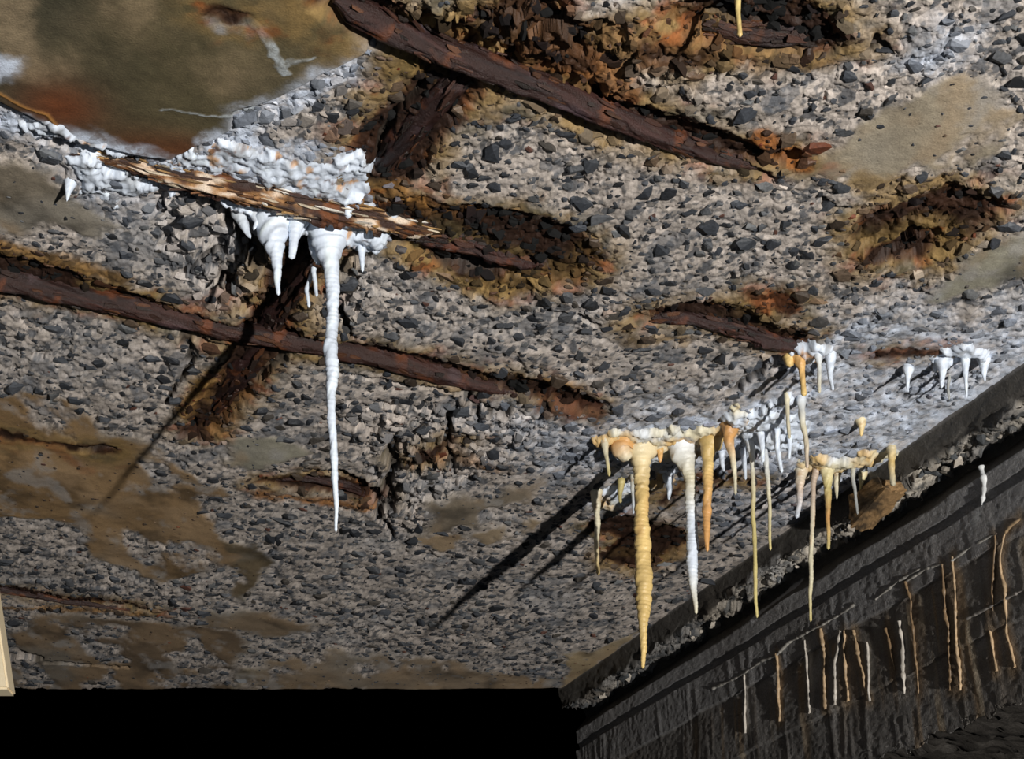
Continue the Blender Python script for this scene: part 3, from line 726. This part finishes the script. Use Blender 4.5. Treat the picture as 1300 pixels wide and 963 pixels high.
crust('calcite_crust', [(215, 240), (262, 252), (300, 268), (345, 282), (352, 270), (300, 250), (262, 236), (222, 226)], .016, c_white(.12),
      'cream and white calcite rim under the left end of the layered rusted bar', lump=.4)
ST = [
 ([(415, 292), (419, 322), (421, 350), (421, 400), (420, 445), (421, 470), (422, 500), (424, 600), (428, 674)], [56, 30, 17, 15, 17, 16, 11, 8, 3], [WHITE] * 2, 'longest white stalactite, hanging alone at left from the rusty white mass', .07),
 ([(347, 272), (347, 300), (350, 322), (353, 345), (354, 374)], [44, 34, 16, 10, 5], [WHITE] * 2, 'bulbous white stalactite tapering to a thin tip left of the longest white one', .05),
 ([(378, 272), (373, 300), (371, 328)], [26, 13, 8], [WHITE] * 2, 'short stubby white stalactite with a blunt hollow end', .04),
 ([(388, 280), (380, 295), (374, 306)], [12, 9, 6], [WHITE] * 2, 'slanting white branch joining the short stubby white stalactite', .04),
 ([(396, 298), (398, 318), (405, 335)], [11, 9, 7], [WHITE] * 2, 'small bent white stalactite just left of the longest one, upper', .04),
 ([(398, 345), (401, 358), (402, 377)], [7, 6, 4], [WHITE] * 2, 'thin curved white stalactite left of the longest one, right of the pair', .04),
 ([(395, 352), (390, 368), (392, 390)], [6, 6, 4], [WHITE] * 2, 'thin curved white stalactite left of the longest one, left of the pair', .04),
 ([(459, 308), (459, 325), (460, 344)], [13, 8, 4], [WHITE] * 2, 'short white stalactite right of the longest white one', .04),
 ([(304, 272), (312, 288), (318, 303)], [20, 12, 3], [GREY * 1.3, WHITE], 'grey and white claw-shaped stalactite at the left of the white cluster', .05),
 ([(322, 268), (326, 282), (322, 292)], [14, 8, 3], [GREY * 1.3, WHITE], 'small grey hooked stalactite beside the claw-shaped one', .05),
 ([(90, 230), (87, 240), (84, 254)], [16, 9, 2], [WHITE] * 2, 'tiny pointed white stalactite near the left edge', .02),
 ([(812, 566), (813, 586), (814, 604), (815, 640), (816, 690), (818, 740), (819, 762), (816, 785), (816, 815), (817, 847)], [54, 26, 18, 18, 20, 21, 19, 12, 9, 4], [CREAM * .95, YEL * 1.05, YEL * 1.1, YEL, YEL * 1.05], 'thickest and longest yellow stalactite with ringed surface', .10),
 ([(792, 560), (790, 572), (798, 584)], [34, 26, 12], [YEL, ORA, CREAM], 'bulging orange nodule at the root of the thickest yellow stalactite', .02),
 ([(866, 566), (870, 586), (875, 606), (878, 650), (879, 700), (879, 735), (881, 755), (884, 779)], [40, 26, 13, 14, 15, 12, 7, 4], [WHITE, CREAM * .95, WHITE * .95, WHITE, CREAM], 'long white ringed stalactite next to the thickest yellow one', .10),
 ([(904, 556), (899, 576), (898, 610), (898, 650), (897, 680), (898, 700)], [32, 16, 12, 11, 8, 4], [YEL, YEL, ORA * 1.05, ORA], 'orange stalactite right of the long white ringed one', .06),
 ([(928, 540), (925, 556), (930, 580), (932, 605), (934, 627)], [24, 14, 8, 5, 4], [ORA * 1.1, ORA, CREAM, CREAM * .8], 'orange-rooted thin stalactite ending cream, at the shelf end', .04),
 ([(838, 566), (838, 578), (838, 586)], [9, 7, 4], [YEL, ORA], 'short ochre drip between the two thickest stalactites', .02),
 ([(952, 558), (954, 580), (955, 592), (957, 640), (959, 700), (960, 745), (960, 784)], [12, 9, 5, 6, 5, 5, 3], [WHITE, CREAM * .8, OLIVE, OLIVE, OLIVE], 'very long thin olive stalactite reaching over the dark beam', .05),
 ([(970, 566), (974, 600), (978, 640), (978, 698)], [8, 6, 5, 3], [WHITE, CREAM * .8, OLIVE], 'long thin stalactite right of the very long olive one', .05),
 ([(966, 545), (968, 565), (969, 586)], [12, 7, 4], [WHITE] * 2, 'short white stalactite in the white net, leftmost of its row', .02),
 ([(985, 540), (987, 568), (992, 600)], [11, 7, 4], [WHITE] * 2, 'white stalactite in the white net, second of its row', .02),
 ([(999, 500), (1000, 528), (1003, 556)], [7, 5, 4], [CREAM, CREAM * .7], 'thin cream stalactite rising highest in the white net', .02),
 ([(1002, 548), (1003, 565), (1002, 582)], [8, 5, 3], [WHITE] * 2, 'tiny white stalactite under the thin cream one', .02),
 ([(1017, 505), (1019, 540), (1023, 565), (1024, 594)], [12, 7, 6, 4], [WHITE, CREAM * .85, PINK], 'cream stalactite hanging directly below the orange one', .02),
 ([(1014, 450), (1018, 468), (1020, 502)], [20, 9, 6], [ORA * 1.1, YEL], 'orange stalactite at the end of the short rusty bar', .03),
 ([(1002, 452), (1002, 460), (1003, 466)], [16, 12, 7], [YEL * 1.1, YEL], 'short yellow nub left of the orange stalactite by the bar', .02),
 ([(1038, 442), (1039, 465), (1040, 498)], [14, 6, 4], [WHITE, CREAM * .75], 'thin white stalactite right of the orange one, nearer it', .02),
 ([(1054, 450), (1055, 472), (1057, 496)], [16, 7, 4], [WHITE, WHITE * .85], 'thin white stalactite right of the orange one, farther from it', .02),
 ([(1018, 594), (1015, 615), (1014, 635), (1012, 657)], [18, 10, 7, 5], [CREAM, PINK, WHITE * .8], 'knobbly pinkish stalactite at the left end of the cream shelf', .08),
 ([(1038, 590), (1033, 612), (1031, 650), (1030, 700), (1029, 745), (1030, 789)], [11, 7, 6, 6, 5, 3], [PINK * .7, PINK * .8, CREAM * .9, CREAM * .8, OLIVE], 'long thin pale stalactite hanging over the beam from the cream shelf', .08),
 ([(1050, 588), (1051, 612), (1052, 650), (1052, 697)], [20, 10, 6, 4], [CREAM, OLIVE, ORA * .8, OLIVE], 'olive stalactite with an orange band right of the long pale one', .05),
 ([(1063, 598), (1063, 616), (1062, 633)], [12, 7, 2], [CREAM, CREAM * .8], 'short pointed cream stalactite under the cream shelf', .02),
 ([(1083, 584), (1084, 610), (1085, 632), (1087, 653)], [9, 5, 4, 3], [CREAM, GREY, GREY * .8], 'thin grey stalactite under the middle of the cream shelf', .04),
 ([(1096, 600), (1093, 612), (1091, 624)], [12, 6, 2], [CREAM, OLIVE], 'tiny curved cream stalactite near the brown block', .02),
 ([(1132, 566), (1132, 590), (1134, 616)], [12, 8, 7], [CREAM, YEL * .8, CREAM * .7], 'cream stalactite that reaches down to the brown block', .03),
 ([(767, 556), (769, 575), (772, 604)], [14, 6, 4], [CREAM, CREAM * .75, OLIVE], 'thin cream stalactite left of the thickest yellow one, upper', .02),
 ([(757, 625), (757, 650), (758, 695), (760, 729)], [16, 8, 6, 4], [CREAM, CREAM * .9, YEL * .8], 'slender cream stalactite left of the thickest yellow one, lower', .05),
 ([(789, 612), (788, 625), (788, 638)], [10, 6, 4], [OLIVE, OLIVE * .8], 'small ochre stalactite between the slender cream and thickest yellow ones', .02),
 ([(803, 606), (803, 628), (803, 652)], [6, 4, 3], [CREAM * .8, WHITE * .7], 'hair-thin pale stalactite just left of the thickest yellow one', .02),
 ([(916, 575), (917, 588), (919, 598)], [8, 6, 3], [WHITE, WHITE * .8], 'tiny white stalactite behind the orange one', .02),
 ([(944, 572), (945, 590), (947, 608)], [8, 6, 3], [WHITE, WHITE * .8], 'tiny white stalactite left of the very long olive one', .02),
 ([(848, 606), (850, 620), (848, 634)], [14, 8, 3], [WHITE, WHITE * .8], 'small white dripping lump between the yellow and the white ringed ones', .02),
 ([(1153, 468), (1153, 482), (1153, 498)], [14, 6, 2], [WHITE] * 2, 'short frosty stalactite, leftmost of the pale ones near the right edge', .02),
 ([(1196, 460), (1197, 474), (1196, 492)], [18, 8, 4], [WHITE] * 2, 'frosty stalactite second from the left near the right edge', .02),
 ([(1205, 480), (1203, 492), (1204, 507)], [4, 4, 3], [GREY, GREY], 'thin grey curved stalactite near the right edge', .02),
 ([(1226, 452), (1226, 474), (1228, 504)], [12, 6, 2], [WHITE] * 2, 'longest thin white stalactite near the right edge', .02),
 ([(1250, 458), (1250, 470), (1251, 484)], [16, 8, 2], [WHITE] * 2, 'short white stalactite nearest the right edge', .02),
 ([(1093, 534), (1094, 543), (1094, 553)], [14, 7, 3], [CREAM, YEL], 'tiny yellow stalactite alone above the cream shelf', .02),
 ([(937, -14), (938, 15), (938, 46)], [9, 7, 6], [OLIVE * 1.1, YEL * .8], 'pale yellow stalactite crossing the dark rust at the top edge', .02),
]
for i, (px, w, cl, lab, ring) in enumerate(ST):
    stalactite(px, w, cl, lab, ring=ring, seed=i)

# ------------------------------------------------------------------ reinforcing bars
def bar(pxs, radii, sink, label, cat='reinforcing bar', tone=(1, 1, 1), flat=.75, flaky=.25, ochre=.25, name='rusty_bar', layered=0, seed=0, pale=0):
    P = []
    for (x, y), s in zip(pxs, sink):
        q = on_ceil(x, y, H + s); P.append(q)
    P = np.array(P)
    L = np.linalg.norm(np.diff(P, axis=0), axis=1).sum()
    n = int(L / .0022); m = 40
    Q, rr, s = resample(P, radii, n)
    T, A, B = frames(Q)
    th = np.arange(m) / m * 2 * math.pi
    SS = s[:, None] + 0 * th[None]; TH = th[None] + 0 * s[:, None]
    cx, cy = np.cos(TH), np.sin(TH)
    nz = fbm(SS * 9 + cx * .8 + seed, cy * .8 + SS * 3, 3, 5, 111)
    strand = fbm(SS * 4 + seed * 3, TH * 1.9 * 1.0, 2.2, 4, 112)                      # long fibres along the bar
    hh, idc, e = cells(SS, TH * .012, .014, 60 + seed, .0, 2.6)
    r = rr[:, None] * (1 + flaky * .9 * nz + flaky * .9 * strand + flaky * .8 * hh)
    if layered:
        r = r * (1 + .16 * np.sign(np.sin(TH * layered + 3 * nz)) * np.clip(nz + .6, 0, 1))
    taper = np.clip(np.minimum(s / .02, (s[-1] - s) / .03), .25, 1) ** .6
    r = r * taper[:, None]
    r[:, 0] = r[:, 0]
    V = Q[:, None] + (r * cx)[..., None] * A[:, None] + (r * cy * flat)[..., None] * B[:, None]
    V[..., 2] += GZ
    col = np.empty(SS.shape + (3,)); col[:] = (.038, .017, .011)
    col = mix(col, (.070, .030, .020), sstep(-.1, .6, nz))
    col = mix(col, (.020, .012, .010), sstep(.0, .5, strand) * .8)
    col = mix(col, (.20, .070, .020), sstep(.70 - ochre, 1.05 - ochre, fbm(SS, TH * .012, 40, 4, 113) + .25) * .7)
    col = mix(col, (.13, .10, .10), sstep(.3, .6, fbm(SS, TH * .01, 30, 3, 116)) * .5)
    if pale:
        g = fbm(SS * .22, TH * .016, 120, 4, 114)
        col = mix(col, (.40, .22, .08), sstep(-.05, .25, g) * pale)
        col = mix(col, (.72, .66, .56), sstep(.12, .4, g + .15 * strand) * pale)
    col = col * np.array(tone) * (.75, .70, .80) if not pale else col * np.array(tone)
    Fq = gridfaces(n, m, True)
    caps = [np.arange(m)[::-1], (n - 1) * m + np.arange(m)]
    Vf = V.reshape(-1, 3); cc = col.reshape(-1, 3)
    tri = np.concatenate([Fq[:, [0, 1, 2]], Fq[:, [0, 2, 3]]])
    for cp_ in caps:
        k = len(Vf); Vf = np.concatenate([Vf, Vf[cp_].mean(0, keepdims=True)]); cc = np.concatenate([cc, cc[cp_[:1]]])
        tri = np.concatenate([tri, np.stack([cp_, np.roll(cp_, -1), np.full(m, k)], 1)])
    o = mesh_np(name, Vf, tri, M_rust, np.clip(cc, .003, .9), .55)
    return tag(o, label, cat, 'rusty reinforcing bars in the ceiling'), Q, rr

def flakes(parent, Q, rr, n, size, cols, seed, wide=1.0, name='rust_flakes'):
    """scales of rust standing off the bar: one joined part"""
    r = np.random.default_rng(seed); V, Fc, Cc = [], [], []; k = 0
    T, A, B = frames(Q)
    for i in range(n):
        j = r.integers(4, len(Q) - 4); a = r.uniform(0, 2 * math.pi)
        nd = math.cos(a) * A[j] + math.sin(a) * B[j]
        l = size * r.uniform(.5, 1.8); w = size * r.uniform(.16, .42) * wide; t = size * .06
        tn = T[j] + nd * r.normal(0, .18); sd = np.cross(tn, nd)
        c0 = Q[j] + nd * rr[j] * r.uniform(.78, .98); c0 = c0 + np.array([0, 0, GZ])
        ring = [(-.5, -.3), (-.1, -.5), (.4, -.35), (.5, .1), (.15, .5), (-.4, .35)]
        ring = [(u + r.normal(0, .08), v + r.normal(0, .08)) for u, v in ring]
        for sgn in (-1, 1):
            for u, v in ring: V.append(c0 + tn * u * l + sd * v * w + nd * sgn * t)
        for q_ in range(1, 5):
            Fc.append((k, k + q_ + 1, k + q_)); Fc.append((k + 6, k + 6 + q_, k + 7 + q_))
        for q_ in range(6):
            q2 = (q_ + 1) % 6
            Fc.append((k + q_, k + q2, k + 6 + q2)); Fc.append((k + q_, k + 6 + q2, k + 6 + q_))
        k += 12
        c = np.array(cols[r.integers(len(cols))]) * r.uniform(.6, 1.3); Cc += [c] * 12
    o = mesh_np(name, V, Fc, M_rust, np.array(Cc), .6, smooth=False, parent=parent)
    o['kind'] = 'stuff'
    return o
DK = [(.035, .016, .011), (.055, .022, .014), (.02, .012, .009), (.09, .035, .015)]
o, Q, r_ = bar([(425, -4), (470, 22), (560, 62), (660, 98), (760, 138), (860, 178), (930, 200), (990, 208)], [.017, .0175, .0175, .017, .017, .016, .014, .008],
    [.008, .004, .004, .006, .006, .010, .014, .022], 'dark rusty reinforcing bar running across the top right of the smooth patch', flaky=.20, seed=1, tone=(.95, .9, .95))
flakes(o, Q, r_, 150, .016, DK, 1)
o, Q, r_ = bar([(-60, 338), (0, 352), (100, 374), (200, 394), (300, 419), (415, 437), (500, 456), (590, 480), (660, 497), (740, 515)], [.017, .017, .017, .0165, .016, .0165, .018, .017, .012, .007],
    [.003, .002, .004, .002, .002, .004, .007, .010, .018, .024], 'long dark rusty reinforcing bar crossing the left half behind the longest white stalactite', flaky=.20, seed=2, tone=(1.1, 1, .95))
flakes(o, Q, r_, 190, .017, DK, 2)
o, Q, r_ = bar([(60, 182), (110, 192), (170, 208), (230, 224), (300, 236), (360, 250), (430, 266), (500, 280), (560, 292)], [.006, .008, .010, .016, .020, .020, .019, .016, .010],
    [.012, .008, .002, .000, -.002, -.003, -.003, .004, .014], 'layered ochre and white rusted bar above the longest white stalactite', flaky=.30, seed=3, layered=5, pale=.9, ochre=.4, tone=(1.1, 1, .95))
flakes(o, Q, r_, 420, .020, [(.36, .21, .08), (.70, .65, .58), (.15, .065, .025), (.05, .022, .012), (.03, .015, .01), (.08, .035, .015), (.55, .46, .34)], 3, wide=.35)
o, Q, r_ = bar([(585, 88), (545, 132), (505, 185), (475, 230)], [.016, .018, .018, .010], [.016, .014, .014, .020], 'short dark rusty bar branching down-left from the top bar', flaky=.30, seed=4, tone=(.8, .75, .8))
flakes(o, Q, r_, 90, .018, DK, 4)
o, Q, r_ = bar([(392, 318), (372, 362), (338, 420), (302, 475), (258, 535)], [.016, .020, .020, .020, .012], [.020, .020, .022, .016, .018], 'flaking rusted bar slanting down-left under the long left bar', flaky=.32, seed=5, tone=(.75, .75, .85))
flakes(o, Q, r_, 160, .024, DK, 5)
o, Q, r_ = bar([(520, 290), (580, 300), (640, 318), (700, 335)], [.014, .018, .018, .010], [.018, .016, .016, .022], 'dark glossy rust lump continuing the layered bar to the right', flaky=.45, seed=6, tone=(1.0, .8, .8))
flakes(o, Q, r_, 130, .018, DK, 6)
o, Q, r_ = bar([(812, 403), (870, 400), (930, 414), (985, 432), (1030, 440)], [.007, .010, .014, .014, .008], [.014, .010, .008, .008, .014], 'short rusty bar ending at the orange stalactite', flaky=.35, seed=7, tone=(.9, .8, .9))
flakes(o, Q, r_, 90, .016, DK, 7)
o, Q, r_ = bar([(335, 606), (390, 603), (440, 612), (485, 632)], [.005, .010, .012, .006], [.012, .010, .012, .018], 'small rusted bar end in the slit behind the longest stalactite tip', flaky=.35, seed=8, tone=(.8, .7, .7))
o, Q, r_ = bar([(-60, 738), (0, 747), (80, 762), (190, 776)], [.006, .006, .006, .003], [.006, .006, .007, .008], 'thin rusted bar in a long crack near the lower left', flaky=.35, seed=9, ochre=.4)
o, Q, r_ = bar([(890, 26), (940, 38), (1000, 42), (1040, 52)], [.010, .014, .013, .008], [.016, .014, .014, .018], 'rusted bar stub in the dark cavity at the top right', flaky=.4, seed=10, tone=(.6, .6, .65))
flakes(o, Q, r_, 70, .018, DK, 10)

# ------------------------------------------------------------------ mineral runs on the beam
def wall_run(pts, wpx, c, label, group=None):
    P = []; R = []
    for i, (x, y) in enumerate(pts):
        q = on_wall(x, y, LEDGE - .0015); P.append(q); R.append(wpx[i] * np.linalg.norm(q) / F / 2)
    P = np.array(P); L = np.linalg.norm(np.diff(P, axis=0), axis=1).sum(); n = int(max(12, L / .002)); m = 8
    Q, rr, s = resample(P, R, n)
    sd = rng.random() * 50
    rr = rr * (1 + 1.1 * (vnoise(s * 230, s * 0 + sd, 7) - .5) + .9 * (vnoise(s * 45, s * 0 + sd, 9) - .5))
    al = (vnoise(s * 45, s * 0 + sd, 4) - .5) * .006
    Q = Q + al[:, None] * np.array([JD[0], JD[1], 0])
    rr = rr * .75
    th = np.arange(m) / m * 2 * math.pi
    dvec = np.array([JD[0], JD[1], 0]); nvec = np.array([JN[0], JN[1], 0])
    T = np.gradient(Q, axis=0); T /= np.linalg.norm(T, axis=1)[:, None]
    side = np.cross(T, nvec); side /= np.linalg.norm(side, axis=1)[:, None]
    V = Q[:, None] + rr[:, None, None] * (np.cos(th)[None, :, None] * side[:, None] + np.sin(th)[None, :, None] * nvec[None, None] * 1.0)
    V[..., 2] += GZ
    col = (np.asarray(c) * (.7 + .6 * vnoise(s * 60, s * 0 + sd, 2))[:, None])[:, None] * np.ones((1, m, 1))
    Fq = gridfaces(n, m, True)
    o = mesh_np('mineral_run', V.reshape(-1, 3), Fq, M_calc, np.clip(col.reshape(-1, 3), .01, .9), .3)
    recentre(o)
    return tag(o, label, 'mineral deposit', group or 'mineral runs on the dark beam')
for a, w, c, l in runs: wall_run(a, w, c, l)
for k, a in enumerate([[(905, 874), (940, 858), (968, 838), (984, 834)], [(984, 834), (1000, 816), (1040, 795), (1070, 778), (1086, 766)], [(1112, 760), (1140, 738), (1168, 722)],
          [(1150, 738), (1176, 722), (1196, 716)], [(1208, 712), (1230, 696), (1256, 682), (1262, 679)], [(1228, 785), (1262, 768), (1300, 748)]]):
    wall_run(a, [3.5] * len(a), (.42, .40, .36) if k < 5 else (.24, .22, .2), ['pale mineral line along the beam joint at its far left end', 'long pale mineral line along the beam joint above the tan runs',
        'pale mineral line along the joint, left part of the fork', 'pale mineral line along the joint, right part of the fork', 'pale mineral line along the joint beside the rightmost run',
        'faint mineral line along the lower beam joint at right'][k])
wall_run([(1246, 592), (1250, 606), (1249, 624), (1247, 642)], [11, 12, 10, 5], (.55, .56, .56), 'short thick white mineral run high on the beam near the right edge')

# ------------------------------------------------------------------ brown block stuck at the beam edge
P0 = at_depth(1112, 634, on_ceil(1112, 600)[1] - .03)
bm = bmesh.new(); bmesh.ops.create_cube(bm, size=1); bmesh.ops.subdivide_edges(bm, edges=bm.edges, cuts=14, use_grid_fill=True)
Rz = Matrix.Rotation(math.atan2(JD[1], JD[0]), 3, 'Z')
for v in bm.verts:
    c = v.co.copy(); nn = float(fbm(np.array([c.x * 1.0 + c.z]), np.array([c.y * 1.0 - c.z * .7]), 4, 4, 121)[0])
    c *= 1 + .16 * nn
    c.x *= .092 * (1 - .25 * c.z); c.y *= .040; c.z *= .040 * (1 - .3 * c.x / .05)
    v.co = Rz @ (Matrix.Rotation(math.radians(-6), 3, 'Y') @ c)
me = bpy.data.meshes.new('brown_block'); bm.to_mesh(me); bm.free()
vv = np.array([v.co[:] for v in me.vertices]); nn = fbm(vv[:, 0] + vv[:, 1], vv[:, 2] - vv[:, 1], 45, 4, 122)
cc = mix(np.broadcast_to(np.array([.26, .16, .075]), (len(vv), 3)), (.05, .035, .022), sstep(-.25, .3, nn))
a = me.attributes.new('Col', 'FLOAT_COLOR', 'POINT'); a.data.foreach_set('color', np.concatenate([cc, np.ones((len(vv), 1))], 1).astype(np.float32).ravel())
me.materials.append(M_wood); ob = bpy.data.objects.new('brown_block', me); C.objects.link(ob); ob.location = (P0[0], P0[1], P0[2] + GZ)
tag(ob, 'rough brown block stuck on the beam edge below the cream stalactite', 'debris')

# ------------------------------------------------------------------ cream post at the left bottom corner
Yp = 2.30
a0 = at_depth(-14, 706, Yp); a1 = at_depth(11, 874, Yp)
bm = bmesh.new(); wv = .07; dv = .04
for q in (a0, a1):
    for ox, oy in ((0, 0), (-wv, 0), (-wv, dv), (0, dv)): bm.verts.new((q[0] + ox, q[1] + oy, q[2] + GZ))
bm.verts.ensure_lookup_table(); v = bm.verts
for f in ((0, 1, 2, 3), (7, 6, 5, 4), (0, 4, 5, 1), (1, 5, 6, 2), (2, 6, 7, 3), (3, 7, 4, 0)): bm.faces.new([v[i] for i in f])
bmesh.ops.recalc_face_normals(bm, faces=bm.faces); bmesh.ops.bevel(bm, geom=bm.edges[:], offset=.003, segments=2, affect='EDGES')
me = bpy.data.meshes.new('cream_post'); bm.to_mesh(me); bm.free()
mm, nt, b = new_mat('cream_paint'); n = nt.nodes.new('ShaderNodeTexNoise'); n.inputs['Scale'].default_value = 60
cr = nt.nodes.new('ShaderNodeValToRGB'); cr.color_ramp.elements[0].color = (.80, .66, .44, 1); cr.color_ramp.elements[1].color = (.92, .79, .56, 1)
nt.links.new(n.outputs['Fac'], cr.inputs['Fac']); nt.links.new(cr.outputs['Color'], b.inputs['Base Color']); b.inputs['Roughness'].default_value = .6
me.materials.append(mm); ob = bpy.data.objects.new('cream_post', me); C.objects.link(ob)
tag(ob, 'cream post edge poking in at the lower left corner', 'post')
